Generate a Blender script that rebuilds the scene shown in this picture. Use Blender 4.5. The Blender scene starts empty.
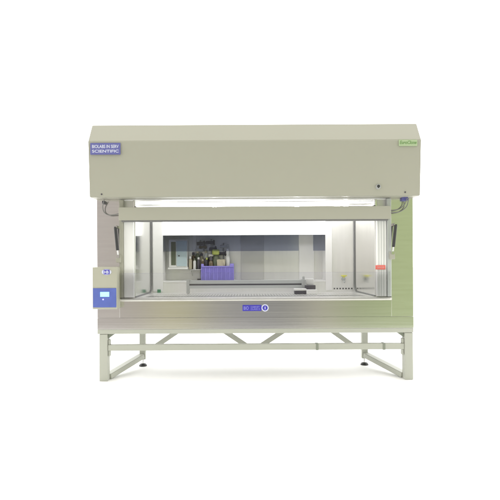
import bpy, bmesh, math, random
from mathutils import Vector, Matrix
random.seed(4)
R = math.radians
C = bpy.context.scene.collection
S = bpy.context.scene

# ---------------------------------------------------------------- scale of the place
K = 137.0            # picture units per metre on the cabinet's front plane (y = 0)
D = 3.2              # camera distance to that plane
ZC = 0.866           # camera height above the floor
def X(px, y=0.0): return (px - 247.0) / K * (D + y) / D
def Z(py, y=0.0): return ZC + (262.0 - py) / K * (D + y) / D

# ---------------------------------------------------------------- camera
cam_data = bpy.data.cameras.new('camera')
cam = bpy.data.objects.new('camera', cam_data); C.objects.link(cam)
cam.location = (0, -D, ZC)
cam.rotation_euler = (R(90), R(0.30), 0)
cam_data.sensor_width = 36
cam_data.lens = 36 * D / (500 / K)
cam_data.shift_x = 3 / 500
cam_data.shift_y = 12 / 500
cam_data.clip_end = 500
S.camera = cam

# ---------------------------------------------------------------- world: a white studio, coloured room behind the photographer
w = bpy.data.worlds.new('World'); S.world = w; w.use_nodes = True
nt = w.node_tree; nt.nodes.clear()
def N(tree, typ, **kw):
    n = tree.nodes.new(typ)
    for k, v in kw.items(): setattr(n, k, v)
    return n
def M(tree, op, a, b=None, clamp=False):
    n = N(tree, 'ShaderNodeMath', operation=op, use_clamp=clamp)
    for i, v in enumerate((a, b)):
        if v is None: continue
        if isinstance(v, (int, float)): n.inputs[i].default_value = v
        else: tree.links.new(v, n.inputs[i])
    return n.outputs[0]
tc = N(nt, 'ShaderNodeTexCoord'); sep = N(nt, 'ShaderNodeSeparateXYZ')
nt.links.new(tc.outputs['Generated'], sep.inputs[0])
dx, dy, dz = sep.outputs
ny = M(nt, 'MAXIMUM', M(nt, 'MULTIPLY', dy, -1.0), 0.02)
t = M(nt, 'DIVIDE', dx, ny)
f = M(nt, 'ADD', M(nt, 'MULTIPLY', t, 0.5), 0.5, True)
ramp = N(nt, 'ShaderNodeValToRGB'); nt.links.new(f, ramp.inputs[0])
ramp.color_ramp.interpolation = 'EASE'
stops = [(0.00, (2.1, 2.1, 2.06)), (0.12, (.72, .70, .68)), (0.24, (.60, .55, .52)), (0.33, (.59, .54, .51)), (0.375, (.48, .44, .42)), (0.41, (.68, .65, .38)), (0.432, (.58, .56, .36)),
         (0.465, (.40, .39, .39)), (0.50, (.36, .355, .37)), (0.53, (.30, .30, .30)), (0.565, (.34, .34, .30)), (0.582, (.72, .65, .56)), (0.61, (.42, .46, .27)), (0.64, (.42, .51, .27)), (0.67, (.54, .62, .33)), (0.70, (.50, .60, .31)), (0.80, (.50, .58, .34)), (0.90, (.72, .74, .6)), (1.0, (2.1, 2.1, 2.06))]
el = ramp.color_ramp.elements
while len(el) > 1: el.remove(el[-1])
el[0].position = stops[0][0]; el[0].color = (*stops[0][1], 1)
for p, c in stops[1:]:
    e = el.new(p); e.color = (*c, 1)
up = M(nt, 'MULTIPLY', M(nt, 'SUBTRACT', dz, 0.35), 2.0, True)
mixu = N(nt, 'ShaderNodeMix', data_type='RGBA'); nt.links.new(up, mixu.inputs[0])
nt.links.new(ramp.outputs[0], mixu.inputs[6]); mixu.inputs[7].default_value = (1.5, 1.45, 1.34, 1)
back = M(nt, 'MULTIPLY', M(nt, 'ADD', dy, 0.15), 4.0, True)
mixb = N(nt, 'ShaderNodeMix', data_type='RGBA'); nt.links.new(back, mixb.inputs[0])
nt.links.new(mixu.outputs[2], mixb.inputs[6]); mixb.inputs[7].default_value = (3.2, 3.2, 3.18, 1)
bg = N(nt, 'ShaderNodeBackground'); nt.links.new(mixb.outputs[2], bg.inputs[0]); bg.inputs[1].default_value = 1.0
out = N(nt, 'ShaderNodeOutputWorld'); nt.links.new(bg.outputs[0], out.inputs[0])

S.view_settings.view_transform = 'Standard'; S.view_settings.look = 'None'
S.view_settings.exposure = 0; S.view_settings.gamma = 1
S.render.engine = 'CYCLES'
S.cycles.max_bounces = 10; S.cycles.transparent_max_bounces = 12
S.cycles.use_denoising = True

# ---------------------------------------------------------------- materials
def mat(name, col, rough=.5, metal=0.0, var=.04, scale=(6, 6, 6), bump=0.0, aniso=0.0, emit=None, estr=0.0, rvar=0.0, spec=.5, bscale=None):
    m = bpy.data.materials.new(name); m.use_nodes = True
    tr = m.node_tree; b = tr.nodes['Principled BSDF']
    b.inputs['Roughness'].default_value = rough; b.inputs['Metallic'].default_value = metal
    b.inputs['Specular IOR Level'].default_value = spec
    tcn = N(tr, 'ShaderNodeTexCoord'); mp = N(tr, 'ShaderNodeMapping'); mp.inputs['Scale'].default_value = scale
    no = N(tr, 'ShaderNodeTexNoise'); no.inputs['Scale'].default_value = 1.0; no.inputs['Detail'].default_value = 5
    tr.links.new(tcn.outputs['Object'], mp.inputs[0]); tr.links.new(mp.outputs[0], no.inputs[0])
    mx = N(tr, 'ShaderNodeMix', data_type='RGBA')
    mx.inputs[6].default_value = (*[c * (1 - var) for c in col], 1)
    mx.inputs[7].default_value = (*[min(1, c * (1 + var)) for c in col], 1)
    tr.links.new(no.outputs[0], mx.inputs[0]); tr.links.new(mx.outputs[2], b.inputs['Base Color'])
    if rvar:
        r = M(tr, 'ADD', M(tr, 'MULTIPLY', no.outputs[0], rvar), rough - rvar / 2)
        tr.links.new(r, b.inputs['Roughness'])
    if bump:
        mp2 = N(tr, 'ShaderNodeMapping'); mp2.inputs['Scale'].default_value = bscale or scale
        n2 = N(tr, 'ShaderNodeTexNoise'); n2.inputs['Scale'].default_value = 1.0; n2.inputs['Detail'].default_value = 3
        tr.links.new(tcn.outputs['Object'], mp2.inputs[0]); tr.links.new(mp2.outputs[0], n2.inputs[0])
        bp = N(tr, 'ShaderNodeBump'); bp.inputs['Strength'].default_value = bump; bp.inputs['Distance'].default_value = .002
        tr.links.new(n2.outputs[0], bp.inputs['Height']); tr.links.new(bp.outputs[0], b.inputs['Normal'])
    if aniso: b.inputs['Anisotropic'].default_value = aniso
    if emit:
        b.inputs['Emission Color'].default_value = (*emit, 1); b.inputs['Emission Strength'].default_value = estr
    return m
PAINT = mat('sage_enamel', (.38, .375, .31), .42, var=.03, scale=(2, 2, 2), bump=.05, bscale=(160, 160, 160))
FRAMEP = mat('stand_enamel', (.425, .435, .375), .45, var=.05, scale=(5, 5, 5), bump=.05, bscale=(120, 120, 120))
STEEL = mat('brushed_steel', (.72, .71, .69), .17, 1.0, var=.07, scale=(1.2, 3, 120), bump=.05, rvar=.10, bscale=(3, 3, 420))
STEELV = mat('brushed_steel_column', (.78, .77, .75), .17, 1.0, var=.07, scale=(3, 3, 40), bump=.04, rvar=.06, bscale=(5, 3, 350))
MIRROR = mat('polished_steel', (.88, .88, .86), .14, 1.0, var=.04, scale=(30, 30, 2), bump=.04, rvar=.08, bscale=(120, 120, 3))
CHAMB = mat('satin_steel', (.86, .86, .83), .34, .5, var=.05, scale=(40, 5, 3), bump=.06, rvar=.1, bscale=(160, 3, 5))
FLOORM = mat('worktop_steel', (.84, .84, .81), .32, .6, var=.05, scale=(3, 50, 3), rvar=.12)
WHITE = mat('white_enamel', (.82, .82, .80), .35, var=.02)
GREYP = mat('grey_plastic', (.42, .43, .42), .45, var=.05)
GREYL = mat('light_grey_anodised', (.55, .57, .57), .35, .4, var=.04)
CLAMPM = mat('clamp_grey', (.22, .24, .19), .5)
LIPM = mat('satin_lip', (.66, .65, .60), .45, .2, var=.05, scale=(20, 3, 3))
BLACK = mat('black_rubber', (.03, .03, .03), .5, var=.1)
DARK = mat('dark_plastic', (.07, .065, .08), .4, var=.1)
CHROME = mat('chrome', (.75, .75, .73), .15, 1.0)
GASKET = mat('grey_gasket', (.20, .20, .20), .6)
BOXP = mat('control_box_enamel', (.42, .415, .335), .4, var=.05, scale=(9, 9, 9))
BLUEP = mat('blue_keypad', (.10, .14, .44), .35, var=.15, scale=(18, 18, 18))
SCREEN = mat('lit_screen', (.3, .7, 1), .3, emit=(.28, .66, 1.0), estr=1.0)
LED = mat('blue_led', (.4, .4, 1), .3, emit=(.35, .35, 1.0), estr=1.2)
BLUEL = mat('blue_label', (.125, .13, .36), .45, var=.06)
BLUES = mat('violet_blue_sticker', (.055, .045, .42), .4, var=.15, scale=(30, 30, 30))
INK = mat('white_ink', (.62, .64, .78), .5)
INKW = mat('pale_ink', (.30, .30, .72), .5)
GREENL = mat('pale_green_label', (.40, .50, .30), .5)
GREENI = mat('green_ink', (.16, .30, .10), .5)
REDL = mat('red_label', (.75, .16, .13), .5)
GREENS = mat('dark_green_sticker', (.05, .22, .12), .5)
YELLOW = mat('yellow_plastic', (.72, .70, .10), .4)
LIME = mat('lime_plastic', (.55, .62, .16), .4)
VIOLET = mat('violet_plastic', (.34, .30, .80), .35, var=.15, scale=(25, 25, 9))
VIOLET.node_tree.nodes['Principled BSDF'].inputs['Alpha'].default_value = .78
BEIGE = mat('beige_plastic', (.45, .41, .30), .5)
TEAL = mat('pale_blue_door', (.50, .62, .66), .4, var=.03)
BROWN = mat('brown_glass', (.12, .09, .05), .25)
GREEND = mat('dull_green_plastic', (.13, .15, .10), .45)
TUBE = mat('lit_tube', (1, 1, 1), .4, emit=(1, .98, 1.0), estr=4.0)
SPOT = mat('tube_flare_glow', (1, 1, 1), .4, emit=(1, .98, 1.0), estr=40.0)
LAMPREFL = mat('lamp_reflection_glow', (1, 1, 1), .5, emit=(.97, .98, 1.0), estr=2.4)  # glow in place of the lamps mirrored on the back wall
GROUND = mat('white_floor', (.95, .95, .95), .8, var=.005)

def glass(name, tint, gl=.08, rough=.03):
    m = bpy.data.materials.new(name); m.use_nodes = True; tr = m.node_tree
    tr.nodes.clear()
    tb = N(tr, 'ShaderNodeBsdfTransparent'); tb.inputs[0].default_value = (*tint, 1)
    g = N(tr, 'ShaderNodeBsdfGlossy'); g.inputs[1].default_value = rough
    lw = N(tr, 'ShaderNodeFresnel'); lw.inputs[0].default_value = 1.45
    fac = M(tr, 'ADD', lw.outputs[0], gl - .04, True)
    mx = N(tr, 'ShaderNodeMixShader'); o = N(tr, 'ShaderNodeOutputMaterial')
    tr.links.new(fac, mx.inputs[0]); tr.links.new(tb.outputs[0], mx.inputs[1]); tr.links.new(g.outputs[0], mx.inputs[2])
    tr.links.new(mx.outputs[0], o.inputs[0]); return m
GLASS = glass('shield_glass', (.98, .98, 1.0), .045)
TINT = glass('mirrored_dark_tint', (.68, .70, .78), .05, .15)  # tint for the dark band of the mirrored room

# ---------------------------------------------------------------- mesh helpers
def box(bm, x0, x1, y0, y1, z0, z1, bev=0.0, seg=2):
    tb = bmesh.new()
    bmesh.ops.create_cube(tb, size=1)
    for v in tb.verts:
        v.co = Vector(((x0 + x1) / 2 + v.co.x * abs(x1 - x0), (y0 + y1) / 2 + v.co.y * abs(y1 - y0), (z0 + z1) / 2 + v.co.z * abs(z1 - z0)))
    if bev: bmesh.ops.bevel(tb, geom=tb.edges[:], offset=bev, segments=seg, affect='EDGES', profile=.6)
    join(bm, tb)
def join(bm, tb, mtx=None):
    me = bpy.data.meshes.new('tmp')
    if mtx is not None: tb.transform(mtx)
    tb.to_mesh(me); tb.free(); bm.from_mesh(me); bpy.data.meshes.remove(me)
def cyl(bm, a, b, r, r2=None, seg=20, bev=0.0):
    a, b = Vector(a), Vector(b); d = b - a; tb = bmesh.new()
    bmesh.ops.create_cone(tb, cap_ends=True, segments=seg, radius1=r, radius2=r if r2 is None else r2, depth=d.length)
    if bev: bmesh.ops.bevel(tb, geom=[e for e in tb.edges if len(e.link_faces) == 2 and any(len(f.verts) > 4 for f in e.link_faces)], offset=bev, segments=2, affect='EDGES')
    join(bm, tb, Matrix.Translation((a + b) / 2) @ Vector((0, 0, 1)).rotation_difference(d.normalized()).to_matrix().to_4x4())
def bar(bm, a, b, w, h, bev=0.0):          # rectangular tube; w horizontal, h the other way
    a, b = Vector(a), Vector(b); d = (b - a); L = d.length; d.normalize()
    side = d.cross(Vector((0, 0, 1)))
    side = side.normalized() if side.length > 1e-4 else Vector((1, 0, 0))
    u = side.cross(d).normalized()
    tb = bmesh.new(); bmesh.ops.create_cube(tb, size=1)
    for v in tb.verts: v.co = Vector((v.co.x * w, v.co.y * L, v.co.z * h))
    if bev: bmesh.ops.bevel(tb, geom=tb.edges[:], offset=bev, segments=2, affect='EDGES')
    mtx = Matrix((side, d, u)).transposed().to_4x4(); mtx.translation = (a + b) / 2
    join(bm, tb, mtx)
def tube(bm, pts, r, seg=10, closed=False):
    pts = [Vector(p) for p in pts]; n = len(pts); rings = []
    for i, p in enumerate(pts):
        a = pts[(i - 1) % n] if closed or i else p; b = pts[(i + 1) % n] if closed or i < n - 1 else p
        d = (b - a).normalized(); ref = Vector((0, 1, 0)) if abs(d.y) < .9 else Vector((1, 0, 0))
        s = d.cross(ref).normalized(); u = s.cross(d)
        rings.append([bm.verts.new(p + (s * math.cos(2 * math.pi * k / seg) + u * math.sin(2 * math.pi * k / seg)) * r) for k in range(seg)])
    for i in range(n if closed else n - 1):
        A, B = rings[i], rings[(i + 1) % n]
        for k in range(seg): bm.faces.new((A[k], A[(k + 1) % seg], B[(k + 1) % seg], B[k]))
    if not closed:
        bm.faces.new(rings[0]); bm.faces.new(rings[-1])
def lathe(bm, base, prof, seg=20):
    base = Vector(base); rings = []
    for r, z in prof:
        rings.append([bm.verts.new(base + Vector((r * math.cos(2 * math.pi * k / seg), r * math.sin(2 * math.pi * k / seg), z))) for k in range(seg)])
    for A, B in zip(rings, rings[1:]):
        for k in range(seg): bm.faces.new((A[k], A[(k + 1) % seg], B[(k + 1) % seg], B[k]))
    bm.faces.new(rings[0]); bm.faces.new(rings[-1])
def prism(bm, prof, x0, x1):               # profile of (y, z), swept along x
    a = [bm.verts.new((x0, y, z)) for y, z in prof]; b = [bm.verts.new((x1, y, z)) for y, z in prof]
    n = len(prof)
    for i in range(n): bm.faces.new((a[i], a[(i + 1) % n], b[(i + 1) % n], b[i]))
    bm.faces.new(a); bm.faces.new(b)
def obj(name, bm, m, parent=None, smooth=True, label=None, bevel=0.0):
    if bevel: bmesh.ops.bevel(bm, geom=bm.edges[:], offset=bevel, segments=3, affect='EDGES')
    bmesh.ops.recalc_face_normals(bm, faces=bm.faces)
    me = bpy.data.meshes.new(name); bm.to_mesh(me); bm.free()
    me.materials.append(m)
    if smooth:
        me.polygons.foreach_set('use_smooth', [True] * len(me.polygons))
        tot = sum(p.area for p in me.polygons) * .015 if len(me.polygons) <= 60 and not any(len(p.vertices) > 4 for p in me.polygons) else .052 * sum(p.area for p in me.polygons)
        me.set_sharp_from_angle(angle=R(35))
        for p in me.polygons:
            if p.area > tot or len(p.vertices) > 4: p.use_smooth = False
    o = bpy.data.objects.new(name, me); C.objects.link(o)
    if parent is not None: o.parent = parent; o.matrix_parent_inverse = wm(parent).inverted()
    if label: o['label'] = label
    return o
def wm(o):
    m = o.matrix_basis.copy()
    while o.parent is not None:
        m = o.parent.matrix_basis @ o.matrix_parent_inverse @ m if False else wm(o.parent) @ o.matrix_parent_inverse @ m
        break
    return m
def thing(name, label, cat, loc, group=None):
    o = bpy.data.objects.new(name, None); C.objects.link(o); o.location = loc
    o.empty_display_size = .05
    o['label'] = label; o['category'] = cat
    if group: o['group'] = group
    return o
def tag(o, label, cat, group=None):
    o['label'] = label; o['category'] = cat
    if group: o['group'] = group
    return o
def B(): return bmesh.new()
def text(name, s, x0, x1, z0, z1, y, m, parent, shear=0.0, bold=0.0):
    cu = bpy.data.curves.new('t', 'FONT'); cu.body = s; cu.size = 1; cu.extrude = .01; cu.shear = shear; cu.offset = bold
    to = bpy.data.objects.new('t', cu); C.objects.link(to)
    dg = bpy.context.evaluated_depsgraph_get()
    me = bpy.data.meshes.new_from_object(to.evaluated_get(dg)); bpy.data.objects.remove(to); bpy.data.curves.remove(cu)
    xs = [v.co.x for v in me.vertices]; ys = [v.co.y for v in me.vertices]
    ax, bx, ay, by = min(xs), max(xs), min(ys), max(ys)
    bm = B(); bm.from_mesh(me); bpy.data.meshes.remove(me)
    for v in bm.verts:
        v.co = Vector((x0 + (v.co.x - ax) / (bx - ax) * (x1 - x0), y - (v.co.z + .01) * .04, z0 + (v.co.y - ay) / (by - ay) * (z1 - z0)))
    return obj(name, bm, m, parent, smooth=False)

# ---------------------------------------------------------------- setting
bm = B(); box(bm, -40, 40, -1.75, 60, -.1, 0)
g = obj('floor', bm, GROUND, smooth=False); g['kind'] = 'structure'

# ---------------------------------------------------------------- the safety cabinet
cab = thing('safety_cabinet', 'wide sage and steel laminar flow safety cabinet with lit work chamber and overhanging hood', 'safety cabinet', (X(255), .38, Z(328.5)))
BD = .76                                   # body depth
YB, YR = .61, .78                          # chamber back wall, recess back
XL, XR = X(97.1), X(413.1)                 # body sides
ztop = Z(196.5, 0)
# hood
yf, yb, yt = -.125, -.10, -.043
bm = B()
prism(bm, [(yb, Z(196.5, yb)), (yf, Z(140.5, yf)), (yt, Z(124.5, yt)), (BD, Z(124.5, yt)), (BD, Z(196.5, yb))], X(88.7, yf), X(421.9, yf))
hood = obj('hood', bm, PAINT, cab, bevel=.004, smooth=False)
# lock
def hoody(py): return yb + (yf - yb) * (196.5 - py) / 56
bm = B(); hy = hoody(190); c = (X(378.5, hy), hy, Z(187.5, hy))
cyl(bm, (c[0], hy + .01, c[2]), (c[0], hy - .010, c[2]), .018, seg=28, bev=.002)
lk = obj('lock', bm, GREYP, cab)
bm = B(); box(bm, c[0] - .003, c[0] + .003, hy - .0125, hy - .0095, c[2] - .010, c[2] + .010)
cyl(bm, (c[0], hy - .009, c[2] + .003), (c[0], hy - .013, c[2] + .003), .010)
obj('keyhole', bm, BLACK, lk)
for px, py in ((102, 193.5), (405.5, 193)):
    hy = hoody(py); bm = B()
    cyl(bm, (X(px, hy), hy + .006, Z(py, hy)), (X(px, hy), hy - .004, Z(py, hy)), .007, .005, seg=16)
    obj('screw', bm, DARK, hood)
# blue name plate, two lines
def plate(name, x0, x1, y0, y1, yy, m, par, th=.003, bev=.001, label=None):
    bm = B(); box(bm, X(x0, yy), X(x1, yy), yy - th, yy + .004, Z(y1, yy), Z(y0, yy), bev)
    return obj(name, bm, m, par, label=label)
ly = hoody(147) - .006
pl = plate('name_plate', 91.0, 121.0, 142.3, 153.8, ly, BLUEL, cab, label='blue name plate with two lines of white lettering')
def T(par, s, x0, x1, y0, y1, yy, m, **k): return text('lettering', s, X(x0, yy), X(x1, yy), Z(y1, yy), Z(y0, yy), yy - .0032, m, par, **k)
T(pl, 'BIOLABS IN SERV', 92.8, 119.4, 144.2, 147.5, ly, INK, bold=.02)
T(pl, 'SCIENTIFIC', 92.8, 119.4, 149.1, 152.0, ly, INK, bold=.02)
ly = hoody(143) - .004
pg = plate('logo_plate', 399.5, 417.8, 140.6, 146.8, ly, GREENL, cab, label='small pale green logo plate')
T(pg, 'EuroClone', 400.3, 417.0, 141.6, 145.0, ly, GREENI, shear=.25, bold=.01)

# body shell
def part(name, m, par, x0, x1, y0, y1, z0, z1, bev=.003, label=None):
    bm = B(); box(bm, x0, x1, y0, y1, z0, z1, bev); return obj(name, bm, m, par, label=label)
zlow = Z(317.2)
part('side_column', STEELV, cab, XL, X(119.5), 0, BD, zlow - .0005, ztop - .004, .001, 'brushed steel column on the left with a pinkish sheen')
part('side_column', STEELV, cab, X(391.2), XR, 0, BD, zlow - .0005, ztop - .004, .001, 'brushed steel column on the right with a green sheen')
part('lower_apron', STEEL, cab, XL, XR, -.004, BD, Z(328.7), zlow - .001, .001)
# upper apron with rounded bright lip
bm = B()
prof = [(-.002, zlow), (-.002, Z(300.9)), (.05, Z(300.9)), (.05, zlow)]
prism(bm, prof, X(119.55), X(391.15))
obj('upper_apron', bm, STEEL, cab)
bm = B()
prism(bm, [(-.006, Z(300.8)), (-.013, Z(300.2)), (-.016, Z(299.2)), (-.014, Z(298.4)), (-.006, Z(297.8)), (.02, Z(297.3)), (.02, Z(300.8))], X(119.6), X(391.1))
obj('front_lip', bm, LIPM, cab)
# ceiling and back of the chamber
part('chamber_ceiling', CHAMB, cab, X(119.5), X(391.2), .002, YB + .2, ztop - .02, ztop - .005, 0)
xl, xr = X(134), X(376.5)                  # inner side walls
xbl, xbr = X(151.5, YB), X(354.5, YB)
wl, wr = (min(xl, xbl) + max(xl, xbl)) / 2, (xr + xbr) / 2
# left / right inner walls lean slightly inward to the back
def sidewall(name, xa, xb, t, m):
    bm = B(); z0, z1 = zlow + .02, ztop - .021
    v = [bm.verts.new(p) for p in ((xa, 0.02, z0), (xb, YB, z0), (xb, YB, z1), (xa, 0.02, z1), (xa + t, .02, z0), (xb + t, YB, z0), (xb + t, YB, z1), (xa + t, .02, z1))]
    for q in ((0, 1, 2, 3), (4, 5, 6, 7), (0, 1, 5, 4), (3, 2, 6, 7), (0, 3, 7, 4), (1, 2, 6, 5)): bm.faces.new([v[i] for i in q])
    return obj(name, bm, m, cab, smooth=False)
sl = sidewall('chamber_side', xl, xbl, -.01, MIRROR); sr = sidewall('chamber_side', xr, xbr, .01, MIRROR)
def gasket(par, xa, xb, sgn):
    ya, yb_, za, zb, r = .03, YB - .008, Z(292.3, .5), Z(212, .4), .07
    q = [(ya, za)] + [(yb_ - r + r * math.sin(R(k * 15)), za + r - r * math.cos(R(k * 15))) for k in range(7)] + [(yb_ - r + r * math.cos(R(k * 15)), zb - r + r * math.sin(R(k * 15))) for k in range(7)] + [(ya, zb)]
    pts = [(xa + (xb - xa) * (yy - .02) / (YB - .02) + sgn * .004, yy, zz) for yy, zz in q]
    bm = B(); tube(bm, pts, .0055, 8); obj('window_gasket', bm, GASKET, par)
gasket(sl, xl, xbl, 1); gasket(sr, xr, xbr, -1)
# front jambs
part('jamb', WHITE, cab, X(124), X(133.6), -.002, .02, Z(297), Z(209), .002)
j = part('jamb', WHITE, cab, X(376.8), X(386.5), -.002, .02, Z(297), Z(209), .002)
for px in (378.8, 381.2, 383.8):
    part('groove', GREYL, j, X(px) - .0015, X(px) + .0015, -.004, .0, Z(296.5), Z(210), 0)
part('sash_channel', PAINT, cab, X(119.8), X(123.8), -.012, .03, Z(297), ztop - .021, .003)
part('sash_channel', GREYL, cab, X(386.8), X(391.0), -.012, .03, Z(297), ztop - .021, .003)
# back wall round an added recess for the room it mirrors (recess opening 163..325, 235..281 on the wall plane)
ox0, ox1, oz0, oz1 = X(163, YB), X(325.5, YB), Z(280.5, YB), Z(235, YB)
zc1, zf = ztop - .021, Z(292.0, YB)
bm = B()
box(bm, xbl, ox0, YB, YB + .012, zlow + .02, zc1); box(bm, ox1, xbr, YB, YB + .012, zlow + .02, zc1)
box(bm, ox0, ox1, YB, YB + .012, zlow + .02, oz0); box(bm, ox0, ox1, YB, YB + .012, oz1, zc1)
bw = obj('chamber_back', bm, CHAMB, cab, smooth=False)
# white strips standing in for the front jambs reflected in the back wall
tr = part('reflected_jamb_strip', WHITE, bw, X(153, YB), ox0, YB - .006, YB, zf + .01, zc1, .002)
part('reflected_jamb_strip', WHITE, bw, ox1, X(332, YB), YB - .006, YB, zf + .01, zc1, .002)
part('lamp_reflection_panel', LAMPREFL, bw, ox0 + .001, ox1 - .001, YB - .012, YB, oz1 + .002, Z(219, YB), .002, 'long glowing white panel standing in for the reflected lamps above the recess')  # added glow for the reflected lamps, also lights the chamber
bm = B()
box(bm, ox0 - .02, ox1 + .02, YR, YR + .01, oz0 - .02, oz1 + .05)
rec = obj('reflection_recess_back', bm, CHAMB, cab, smooth=False)  # added recess, holds solid stand-ins for the mirrored room
bm = B()
box(bm, ox0 - .011, ox0 - .001, YB + .013, YR + .001, oz0 - .02, oz1 + .05); box(bm, ox1 + .001, ox1 + .011, YB + .013, YR + .001, oz0 - .02, oz1 + .05)
box(bm, ox0, ox1, YB + .013, YR - .001, oz1 + .04, oz1 + .05)
obj('reflection_recess_lining', bm, WHITE, cab, smooth=False)
bm = B(); box(bm, ox0, ox1, YB - .004, YR - .001, oz0 - .014, oz0, .002)
obj('reflection_recess_ledge', bm, WHITE, cab)
part('reflection_panel', WHITE, rec, X(299, YR), X(314, YR), YR - .010, YR, oz0 + .001, oz1 + .038, .002, 'white upright panel standing in for a bright reflection')  # light and dark tones of the reflection, built as panels
part('reflection_panel', mat('pale_grey_panel', (.60, .60, .57), .4, .2), rec, X(241, YR), X(264, YR), YR - .008, YR, oz0 + .001, oz1 + .038, .002, 'grey upright panel standing in for a darker patch of the reflection')
part('reflection_panel', WHITE, rec, X(192.5, YR), X(196.5, YR), YR - .010, YR, Z(256, YR), oz1 + .038, .002, 'narrow white upright strip standing in for a lighter gap in the reflection')
for a, b in ((ox0 + .001, X(299, YB)), (X(313.5, YB), ox1 - .001)):
    part('mirrored_dark_band', TINT, cab, a, b, YB + .014, YB + .018, Z(251, YB), oz1 + .03, 0, 'dark tinted pane standing in for the dark band of the mirrored room')  # darkness of the reflected room put into a tinted pane
# drain slots low on the back wall
for i in range(7):
    x = X(333.5 + i * 2.9, YB)
    part('drain_slot', DARK, bw, x, x + .012, YB - .003, YB + .003, Z(289.7, YB), Z(288.3, YB), 0)
# gas tap on the back wall
def tapmesh():
    tx, tz = X(343, YB), Z(279, YB)
    bm = B(); cyl(bm, (tx, YB, tz), (tx, YB - .045, tz), .016, .012, bev=.002); cyl(bm, (tx, YB - .03, tz - .012), (tx, YB - .05, tz - .034), .009, .006)
    tp = obj('gas_tap', bm, GREYP, bw)
    bm = B(); cyl(bm, (tx, YB - .035, tz + .008), (tx, YB - .035, tz + .022), .009); box(bm, tx - .024, tx + .024, YB - .047, YB - .023, tz + .02, tz + .030, .003)
    obj('handle', bm, YELLOW, tp)
tapmesh()
# work floor
bm = B()
v = [bm.verts.new(p) for p in ((xl - .05, .021, Z(297.25)), (xr + .05, .021, Z(297.25)), (xbr, YB, zf), (xbl, YB, zf))]; bm.faces.new(v)
r_ = bmesh.ops.extrude_face_region(bm, geom=bm.faces[:])
for e in r_['geom']:
    if isinstance(e, bmesh.types.BMVert): e.co.z -= .012
ws = obj('work_surface', bm, FLOORM, cab, smooth=False)
# perforated grille let into the front of the worktop
PERF = mat('perforated_steel', (.80, .80, .76), .32, .6, var=.03)
tr_ = PERF.node_tree; pb_ = tr_.nodes['Principled BSDF']; tc_ = N(tr_, 'ShaderNodeTexCoord'); sp_ = N(tr_, 'ShaderNodeSeparateXYZ'); tr_.links.new(tc_.outputs['Object'], sp_.inputs[0])
def cell(o, p): return M(tr_, 'SUBTRACT', M(tr_, 'FRACT', M(tr_, 'DIVIDE', o, p)), .5)
cx_, cy_ = cell(sp_.outputs[0], .022), cell(sp_.outputs[1], .030)
d2_ = M(tr_, 'ADD', M(tr_, 'MULTIPLY', cx_, cx_), M(tr_, 'MULTIPLY', cy_, cy_))
hole_ = M(tr_, 'LESS_THAN', d2_, .075)
old_ = pb_.inputs['Base Color'].links[0].from_socket; mx_ = N(tr_, 'ShaderNodeMix', data_type='RGBA')
tr_.links.new(hole_, mx_.inputs[0]); tr_.links.new(old_, mx_.inputs[6]); mx_.inputs[7].default_value = (.12, .12, .12, 1); tr_.links.new(mx_.outputs[2], pb_.inputs['Base Color'])
bm = B(); y0_, y1_ = .10, .34
fzz = lambda y: Z(297.25) + (zf - Z(297.25)) * (y - .021) / (YB - .021) + .002
vs = [bm.verts.new(p) for p in ((xl + .06, y0_, fzz(y0_)), (xr - .06, y0_, fzz(y0_)), (xr - .10, y1_, fzz(y1_)), (xl + .10, y1_, fzz(y1_)))]; bm.faces.new(vs)
obj('perforated_grille', bm, PERF, cab, smooth=False)
# header over the opening
hd = part('sash_header', PAINT, cab, X(118.7, -.05), X(391.4, -.05), -.05, .0, Z(219.6, -.05), Z(206.6, -.05), .003)
part('seal_strip', GASKET, hd, X(121, -.05), X(389, -.05), -.035, -.005, Z(221.0, -.05), Z(219.5, -.05), .001)
# lamps set in the chamber ceiling, seen through the gap above the header
zl = ztop - .021
for y0, y1 in ((.10, .16), (.40, .47)):
    for a, b in ((124, 249.8), (250.2, 386)):
        bm = B(); box(bm, X(a, y0), X(b, y0), y0, y1, zl - .010, zl - .001, .002)
        lp_ = obj('ceiling_lamp', bm, TUBE, cab, smooth=False)
        bm = B(); box(bm, X(a, y0), X(b, y0), y0 - .010, y0 - .001, zl - .007, zl - .001); obj('lamp_rim', bm, CHROME, lp_, smooth=False)
for px in (215, 297, 346):
    bm = B(); yy = .22; lathe(bm, (X(px, yy), yy, zl - .030), [(.006, 0), (.018, .004), (.024, .014), (.024, .029)], 24); obj('tube_flare_bulb', bm, SPOT, cab)  # added bulbs for the bright flare spots along the tubes
for a, b in ((119.6, 134.5), (376.0, 391.1)):
    part('jamb_plate', CHAMB, cab, X(a), X(b), .031, .036, Z(300), zl - .001, 0)
# low glass shield
gp = part('glass_shield', GLASS, cab, X(121, -.03), X(389.5, -.03), -.030, -.025, Z(299.5, -.03), Z(272.5, -.03), 0, 'low clear glass shield across the opening')
part('glass_edge', GLASS, gp, X(121, -.03), X(389.5, -.03), -.0305, -.0245, Z(272.9, -.03), Z(272.45, -.03), 0)
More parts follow.
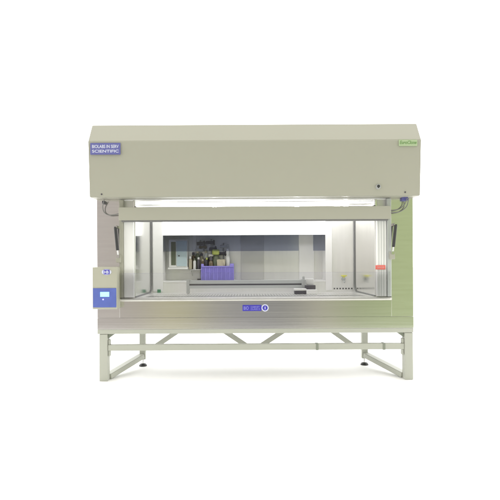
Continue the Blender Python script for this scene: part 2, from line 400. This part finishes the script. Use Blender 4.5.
# gas struts
def strut(px0, py0, px1, py1, yy=-.045):
    bm = B(); a, b = Vector((X(px0, yy), yy, Z(py0, yy))), Vector((X(px1, yy), yy, Z(py1, yy)))
    cyl(bm, a, a.lerp(b, .93), .011, bev=.002)
    st = obj('gas_strut', bm, BLACK, cab)
    bm = B(); cyl(bm, a.lerp(b, .93), b + (b - a).normalized() * .03, .005); obj('rod', bm, CHROME, st)
    for p in (a, b + (b - a).normalized() * .03):
        bm = B(); cyl(bm, p + Vector((0, .05, 0)), p - Vector((0, .008, 0)), .012); obj('pivot', bm, CHROME, st)
    bm = B(); box(bm, b.x - .018, b.x + .018, -.03, .0, b.z - .075, b.z - .02, .003); obj('bracket', bm, PAINT, st)
strut(115.5, 226, 117.8, 251.5); strut(396.0, 225, 393.3, 249.5)
# cables under the hood
CABLEM = mat('cable_grey', (.16, .16, .15), .5)
def cable(pts, r=.0035, m=CABLEM, lab=None):
    pts = [Vector((X(a, y), y, Z(b, y))) for a, b, y in pts]
    out_ = []
    P = [pts[0]] + pts + [pts[-1]]
    for i in range(1, len(P) - 2):
        for k in range(8):
            s = k / 8; p0, p1, p2, p3 = P[i - 1:i + 3]
            out_.append(.5 * ((2 * p1) + (p2 - p0) * s + (2 * p0 - 5 * p1 + 4 * p2 - p3) * s * s + (3 * p1 - p0 - 3 * p2 + p3) * s ** 3))
    out_.append(pts[-1]); bm = B(); tube(bm, out_, r, 8); return obj('cable', bm, m, cab, label=lab)
cable([(104.5, 199, -.05), (103, 206, -.03), (104.5, 211.5, -.02), (109, 214.2, -.02), (114, 214, -.03), (119.5, 213, -.04)])
cable([(407.5, 199, -.05), (405, 205, -.03), (400, 209.5, -.02), (395, 210.8, -.03), (390.5, 211, -.04)], .0035)
cable([(409, 199, -.05), (407, 207, -.03), (401, 212, -.02), (395, 213.2, -.03), (390.5, 213.3, -.04)], .0035)
bm = B(); box(bm, X(401.5), X(407), -.03, -.001, Z(201.8), Z(198.3), .003); obj('cable_connector', bm, BLUEL, cab)
bm = B(); box(bm, X(103.6), X(106.2), -.03, -.001, Z(203.5), Z(200.5), .003); obj('cable_connector', bm, DARK, cab)
# stickers
sp = plate('sticker', 242.3, 261.2, 304.9, 311.0, -.004, BLUES, cab, .002, .0005, 'violet blue rectangular sticker on the apron')
T(sp, 'BIO', 243.5, 248.3, 306.3, 309.7, -.003, INKW); T(sp, 'CABINET', 250.5, 259.3, 306.2, 307.7, -.003, INKW); T(sp, 'CLASS II', 250.5, 259.3, 308.3, 309.8, -.003, INKW)
bm = B(); cyl(bm, (X(264.8), .0, Z(307.9)), (X(264.8), -.0055, Z(307.9)), .0265, seg=32)
rs = obj('round_sticker', bm, INK, cab, label='round white sticker with a dark blue ring')
bm = B(); cyl(bm, (X(264.8), -.004, Z(307.9)), (X(264.8), -.0065, Z(307.9)), .0185, seg=32); rg = obj('disc', bm, BLUES, rs)
bm = B(); box(bm, X(264.8) - .003, X(264.8) + .003, -.0078, -.006, Z(307.9) - .010, Z(307.9) + .010, .001); obj('mark', bm, INK, rs)
rl = plate('warning_label', 375.6, 385.3, 265.9, 270.1, -.005, REDL, cab, .002, .0005, 'small red label on the right jamb')
T(rl, 'DANGER', 377, 384.2, 267.1, 268.9, -.005, mat('label_ink', (.8, .45, .42), .5))
gs = plate('round_sticker', 157.2, 160.6, 289.0, 292.6, YB - .008, GREENS, cab, .002, .0005, 'tiny dark green sticker')

# control box
yb0 = -.09
cb = part('control_box', BOXP, cab, X(92.2, yb0), X(116.8, yb0), yb0, -.002, Z(308.5, yb0), Z(266.3, yb0), .005, 'beige control box with blue keypad')
kp = plate('keypad', 92.9, 116.1, 287.4, 306.6, yb0 - .001, BLUEP, cb, .003, .001)
plate('screen', 100.0, 109.0, 291.2, 296.0, yb0 - .005, SCREEN, cb, .001, .0005)
bm = B(); yy = yb0 - .004; cyl(bm, (X(103, yy), yy + .001, Z(298.7, yy)), (X(103, yy), yy - .003, Z(298.7, yy)), .0055); obj('indicator_light', bm, LED, cb)
bm = B(); tb = B(); bmesh.ops.create_cone(tb, cap_ends=True, segments=32, radius1=.034, radius2=.034, depth=.004)
join(bm, tb, Matrix.Translation((X(106.6, yb0), yb0 - .001, Z(271.3, yb0))) @ Matrix.Diagonal((1, 1, .62, 1)) @ Matrix.Rotation(R(90), 4, 'X'))
em = obj('emblem', bm, INK, cb, label='small white oval emblem with blue lettering')
plate('emblem', 103.7, 109.6, 269.0, 273.6, yb0 - .002, BLUES, cb, .003, .0005)
text('lettering', 'HB', X(104.4, yb0), X(108.9, yb0), Z(272.9, yb0), Z(269.8, yb0), yb0 - .0055, INK, cb, bold=.03)

# ---------------------------------------------------------------- the stand
st = thing('steel_stand', 'pale sage steel stand of square tube with zigzag rear bracing under the cabinet', 'stand', (X(255), .2, 0))
yl0, yl1 = 0.0, .06
yr = D / .871 - D                          # rear frame plane
def spart(name, a, b, w_, h_, bev=.004, m=FRAMEP):
    bm = B(); bar(bm, a, b, w_, h_, bev); return obj(name, bm, m, st)
legL, legR = (X(98.7), X(106.9)), (X(404.4), X(412.7))
top = Z(333.3)
for a, b in (legL, legR):
    part('leg', FRAMEP, st, a, b, yl0, yl1, 0.0, top - .002, .004, 'front leg')
tb_ = part('top_beam', FRAMEP, st, XL, XR, -.003, .057, top, Z(328.8), .004)
lb = part('cross_beam', FRAMEP, st, legL[1] + .001, legR[0] - .001, .008, .052, Z(350.4), Z(344.5), .003)
for px in (317, 384):
    part('clamp', CLAMPM, lb, X(px) - .009, X(px) + .009, .005, .055, Z(350.4) - .002, Z(344.5) + .002, .001)
# gussets
for px, s in ((107.1, 1), (404.2, -1)):
    bm = B(); yy0, yy1 = .018, .042
    pts = [(X(px), Z(333.4)), (X(px) + s * .052, Z(333.4)), (X(px) + s * .034, Z(335)), (X(px), Z(338.4))]
    A = [bm.verts.new((x, yy0, z)) for x, z in pts]; E = [bm.verts.new((x, yy1, z)) for x, z in pts]
    bm.faces.new(A); bm.faces.new(E)
    for i in range(4): bm.faces.new((A[i], A[(i + 1) % 4], E[(i + 1) % 4], E[i]))
    obj('gusset', bm, CLAMPM, st, smooth=False)
    for a, b in ((339.5, 344.4), (350.5, 356)):
        part('bracket', FRAMEP, st, X(px) if s > 0 else X(px) - .013, X(px) + .013 if s > 0 else X(px), .014, .046, Z(b), Z(a), .003)
# rear frame
ztr = Z(320, 0)
rl_ = []
for a, b in ((139.6, 145.4), (360.9, 366.9)):
    xa, xb = X(a, yr), X(b, yr)
    lg = part('leg', FRAMEP, st, xa, xb, yr - .022, yr + .022, Z(358.6, yr), Z(328.7), .003, 'rear leg on an adjustable foot')
    xm = (xa + xb) / 2; rl_.append(xm)
    bm = B(); cyl(bm, (xm, yr, Z(359, yr)), (xm, yr, .02), .008); obj('foot_stem', bm, CHROME, lg)
    bm = B(); lathe(bm, (xm, yr, 0), [(.032, 0), (.032, .008), (.024, .018), (.012, .022)], 24); obj('foot_pad', bm, BLACK, lg)
spart('rear_beam', (rl_[0] + .02, yr, Z(347.6, yr)), (rl_[1] - .02, yr, Z(347.6, yr)), .03, .034)
spart('rear_top_beam', (rl_[0] + .03, yr, Z(328.8) - .02), (rl_[1] - .03, yr, Z(328.8) - .02), .03, .036)
ry = yr
def br(x0, y0, x1, y1, dy=0): spart('brace', (X(x0, ry), ry + dy, Z(y0, ry)), (X(x1, ry), ry + dy, Z(y1, ry)), .02, .040, .002)
zt = 325.5
br(152.5, 347.4, 185, 325.5, -.0262); br(217, 325.5, 249, 347, -.0262); br(290.5, 325.5, 257.5, 347, -.0262); br(324, 325.5, 354, 347.2, -.0262)
# side rails
for (a, b), xm in zip((legL, legR), rl_):
    xf = (a + b) / 2
    d = Vector((xm - xf, yr - .03, Z(354.5, yr) - .038)); p0 = Vector((xf, .05, .038)); 
    s = 1 if xm > xf else -1
    spart('side_rail', (xf + s * .015, .062, .0215), (xm - s * .004, yr - .024, Z(354.8, yr)), .055, .040, .003)
    spart('side_top_rail', (xf + s * .02, .062, top + .018), (xm, yr - .024, top + .018), .04, .036, .003)

# ---------------------------------------------------------------- things on the work surface
def fz(y): return .003 + Z(297.5) + (zf - Z(297.5)) * (y - .045) / (YB - .045)
yy = .42; z0 = fz(yy)
rb = thing('slide_bar', 'long grey horizontal bar with a dark groove lying across the work surface', 'bar', (X(245, yy), yy, z0))
zt_, zb_ = Z(280.2, yy), Z(288.2, yy)
xa, xb = X(187.5, yy), X(302, yy)
bm = B(); zm = (zt_ + zb_) / 2
box(bm, xa, xb, yy, yy + .03, zm + .004, zt_, .003); box(bm, xa, xb, yy, yy + .03, zb_, zm - .009, .003); box(bm, xa, xb, yy + .010, yy + .028, zm - .01, zm + .005)
obj('profile', bm, GREYL, rb)
bm = B(); box(bm, xa + .002, xb - .002, yy + .004, yy + .010, zm - .009, zm + .004); obj('groove', bm, DARK, rb)
bm = B(); box(bm, xa - .008, xa + .014, yy - .012, yy + .036, z0 + .001, zt_ + .001, .003); box(bm, xa - .015, xa + .028, yy - .008, yy + .02, zt_ - .001, zt_ + .006, .002); obj('end_bracket', bm, GREYP, rb)
bm = B(); box(bm, xb - .004, xb + .030, yy - .016, yy + .04, z0 + .001, zt_ + .004, .004); cyl(bm, (xb + .012, yy + .01, zt_), (xb + .012, yy + .01, zt_ + .028), .010, bev=.002); obj('end_bracket', bm, GREYP, rb)
# small instruments to the right of it
def small_box(name, label, cat, x0, x1, py0, yy, w, m, lid=None, bev=.003):
    z0 = fz(yy) + .001; o = thing(name, label, cat, (X((x0 + x1) / 2, yy), yy, z0))
    zt = Z(py0, yy); h = zt - z0
    bm = B(); box(bm, X(x0, yy), X(x1, yy), yy, yy + w, z0, z0 + h * (.6 if lid else 1), bev); obj('base', bm, m, o)
    if lid: bm = B(); box(bm, X(x0, yy) - .003, X(x1, yy) + .003, yy - .003, yy + w + .003, z0 + h * .6 + .001, zt, bev); obj('lid', bm, lid, o)
    return o
small_box('sample_box', 'small white box standing behind the dark tray at the right end of the long bar', 'box', 306.5, 313.5, 279.2, .46, .06, WHITE, WHITE)
small_box('dark_tray', 'small dark tray lying between the white box and the white block', 'tray', 305, 315.5, 285.6, .37, .05, DARK)
small_box('instrument_case', 'low dark case with a white lid in front of the end of the bar', 'case', 294.5, 306, 289.0, .28, .06, DARK, WHITE)
small_box('white_block', 'low plain white block nearest the front edge beside the dark case', 'block', 306.6, 317.2, 290.2, .25, .06, WHITE)

# ---------------------------------------------------------------- solid stand-ins in the recess for the room mirrored in the back wall
yq = YR - .012
wc = thing('wall_box', 'white wall box with pale blue door and dark vertical slot, left of the bottles', 'wall box', (X(178, YR), YR, Z(268, YR)))
y0 = YR - .09
bm = B(); box(bm, X(169, y0), X(187.5, y0), y0, YR - .001, Z(267, y0), Z(239, y0), .003); obj('housing', bm, WHITE, wc)
bm = B(); box(bm, X(176.6, y0), X(187.0, y0), y0 - .006, y0, Z(265.8, y0), Z(240.5, y0), .002); dr = obj('door', bm, TEAL, wc)
bm = B(); cyl(bm, (X(179.2, y0), y0 - .005, Z(255.5, y0)), (X(179.2, y0), y0 - .016, Z(255.5, y0)), .006); obj('knob', bm, DARK, dr)
bm = B(); box(bm, X(171.2, y0), X(175.8, y0), y0 - .003, y0 + .002, Z(264.8, y0), Z(241.5, y0)); obj('slot', bm, GREEND, wc)
bm = B(); box(bm, X(168.2, y0), X(188.2, y0), y0 - .02, y0 + .02, Z(268.8, y0), Z(267.2, y0), .002); obj('drip_tray', bm, WHITE, wc)
# shelf with bottles
shy = YR - .11
sh = thing('wire_shelf', 'narrow wire shelf full of small bottles beside the white wall box', 'shelf', (X(197, YR), YR, Z(269.5, YR)))
zs = Z(269.0, shy)
bm = B()
for k in range(5): cyl(bm, (X(189, shy), shy + k * .026, zs - .003), (X(211, shy), shy + k * .026, zs - .003), .003, seg=8)
for k in range(10): cyl(bm, (X(189 + k * 2.44, shy), shy, zs - .006), (X(189 + k * 2.44, shy), YR - .001, zs - .006), .002, seg=6)
obj('wire_deck', bm, CHROME, sh)
for px in (191, 209):
    bm = B(); cyl(bm, (X(px, shy), shy + .01, zs - .006), (X(px, shy), YR - .001, zs - .06), .003, seg=8); obj('bracket', bm, CHROME, sh)
def bottle(px, pyt, yy, zb, wpx, m, capm, label, par_group, bigcap=False):
    x = X(px, yy); zt = Z(pyt, yy); h = zt - zb; r = wpx / K * (D + yy) / D / 2 * 1.12
    o = thing('bottle', label, 'bottle', (x, yy, zb), par_group)
    bm = B(); lathe(bm, (x, yy, zb), [(r * .9, 0), (r, h * .04), (r, h * .68), (r * .85, h * .76), (r * .5, h * .80), (r * .5, h * .84)], 18); obj('body', bm, m, o)
    if bigcap:
        bm = B(); lathe(bm, (x, yy, zt - .047), [(r * .8, 0), (r, .006), (r, .038), (r * .8, .047)], 24); obj('cap', bm, capm, o); return o
    bm = B(); lathe(bm, (x, yy, zb + h * .82), [(r * .68, 0), (r * .68, h * .15), (r * .55, h * .18)], 16); obj('cap', bm, capm, o)
    return o
GB = 'small bottles crowded on the wire shelf'
rows = [
 (190.4, 256, 0, 3.0, BEIGE, WHITE, 'beige bottle with white cap, left end of the wire shelf by the wall box'),
 (193.4, 252, 1, 3.4, BROWN, DARK, 'brown glass bottle behind the left beige bottle on the wire shelf'),
 (194.6, 258, 0, 2.6, WHITE, GREEND, 'short white bottle with green cap on the wire shelf'),
 (197.6, 249.5, 1, 3.6, GREEND, BEIGE, 'tall dull green bottle with beige cap on the wire shelf'),
 (198.6, 257, 0, 2.8, DARK, WHITE, 'black bottle with white cap at the front of the wire shelf'),
 (201.6, 253, 1, 3.0, BEIGE, DARK, 'beige bottle with dark cap at the back of the wire shelf'),
 (202.8, 259, 0, 2.8, BROWN, BEIGE, 'squat brown bottle with beige cap on the wire shelf'),
 (206.0, 250, 1, 3.4, WHITE, BEIGE, 'tall white bottle with beige cap on the wire shelf'),
 (206.8, 257.5, 0, 2.8, DARK, LIME, 'black bottle with lime cap near the violet crate'),
 (210.0, 254, 1, 2.8, BROWN, WHITE, 'brown bottle with white cap at the right end of the wire shelf'),
]
for px, pt, row, wd, m, cm, lab in rows:
    bottle(px, pt, shy + .025 + row * .05, zs + .001, wd, m, cm, lab, GB)
# clamp stands behind the crate
def clamp_stand(px, pt, label, arms):
    yy = YR - .018; o = thing('clamp_stand', label, 'clamp stand', (X(px, yy), yy, oz0 + .001), 'clamp stands on the recess ledge')
    bm = B(); box(bm, X(px, yy) - .03, X(px, yy) + .03, yy - .008, yy + .014, oz0 + .001, oz0 + .012, .002); obj('base', bm, DARK, o)
    bm = B(); cyl(bm, (X(px, yy), yy, oz0 + .012), (X(px, yy), yy, Z(pt, yy)), .006); obj('rod', bm, GREYP, o)
    for p, w0, w1, hh, m in arms:
        z = Z(p, yy); bm = B()
        box(bm, X(px, yy) + w0, X(px, yy) + w1, yy - .030, yy - .007, z - hh, z + hh, .004); box(bm, X(px, yy) - .012, X(px, yy) + .012, yy - .012, yy + .008, z - .010, z + .010, .002)
        cyl(bm, (X(px, yy) + w1 * .8, yy - .02, z - hh * 1.5), (X(px, yy) + w1 * .8, yy - .02, z + hh * 1.6), .007)
        obj('clamp', bm, m, o)
clamp_stand(200.5, 240, 'dark clamp stand rising behind the wire shelf of bottles', [(243.5, -.03, .045, .016, DARK), (250, -.045, .03, .012, GREYP), (247, .01, .06, .01, BROWN)])
clamp_stand(211.5, 239, 'dark clamp stand rising behind the left end of the violet crate', [(242.5, -.05, .03, .014, DARK), (249, -.02, .05, .016, DARK), (255.5, -.05, .02, .012, CHROME)])
clamp_stand(223.5, 243, 'dark clamp stand with short arms behind the paper bag', [(246.5, -.03, .05, .012, GREYP), (253.5, -.05, .025, .014, DARK)])
# violet crate
cy0, cy1 = YR - .150, YR - .030
zcb = oz0 + .001
cr = thing('plastic_crate', 'violet plastic crate with ribbed sides standing on the recess ledge', 'crate', (X(217, cy0), (cy0 + cy1) / 2, zcb))
x0, x1 = X(201.5, cy0), X(233.5, cy0); zct = Z(263.5, cy0); th = .006
bm = B()
box(bm, x0, x1, cy0, cy0 + th, zcb, zct - .03, .001); box(bm, x0, x0 + th, cy0 + th, cy1 - th, zcb, zct, .001); box(bm, x1 - th, x1, cy0 + th, cy1 - th, zcb, zct, .001)
box(bm, x0, x1, cy1 - th, cy1, zcb, zct, .001); box(bm, x0 + th, x1 - th, cy0 + th, cy1 - th, zcb, zcb + th)
for k in range(9):
    xx = x0 + (x1 - x0) * k / 8; box(bm, xx - .004, xx + .004, cy0 - .010, cy0 + .001, zcb + .002, zct - .032)
box(bm, x0 - .003, x1 + .003, cy0 - .006, cy0 + th, zct - .031, zct - .020, .001)
box(bm, x1 - .03, x1 + .003, cy0 - .005, cy0 + th, zct - .021, zct, .001); box(bm, x0 - .003, x0 + .02, cy0 - .005, cy0 + th, zct - .021, zct - .002, .001)
obj('shell', bm, VIOLET, cr)
yi = (cy0 + cy1) / 2; zi = zcb + .008
bottle(215.8, 249.3, yi + .008, zi, 6.6, GREEND, LIME, 'large dull bottle with a big lime cap standing in the violet crate', None, True)
bottle(206.3, 253, yi + .020, zi, 4.6, DARK, GREYP, 'black bottle standing in the left end of the violet crate', None)
bottle(227.6, 248.5, yi + .014, zi, 4.0, WHITE, WHITE, 'tall all white bottle standing in the right end of the violet crate', None)
bottle(210.9, 256, yi - .024, zi, 4.2, BROWN, DARK, 'brown bottle in the violet crate before the lime capped bottle', None)
pb = thing('paper_bag', 'crumpled beige paper bag poking out of the violet crate', 'bag', (X(221, yi), yi, zi))
bm = B(); tb = B(); bmesh.ops.create_cube(tb, size=1); bmesh.ops.subdivide_edges(tb, edges=tb.edges[:], cuts=5, use_grid_fill=True)
for v in tb.verts:
    k = v.co.z + .5
    v.co = Vector((X(221.3, yi) + v.co.x * .052 * (1 + .35 * k) + random.uniform(-.003, .003), yi - .026 + v.co.y * .042 + random.uniform(-.003, .003), zi + k * (Z(259.5, yi) - zi) + random.uniform(-.004, .004) * (k > .1)))
join(bm, tb); obj('sack', bm, BEIGE, pb, smooth=False)
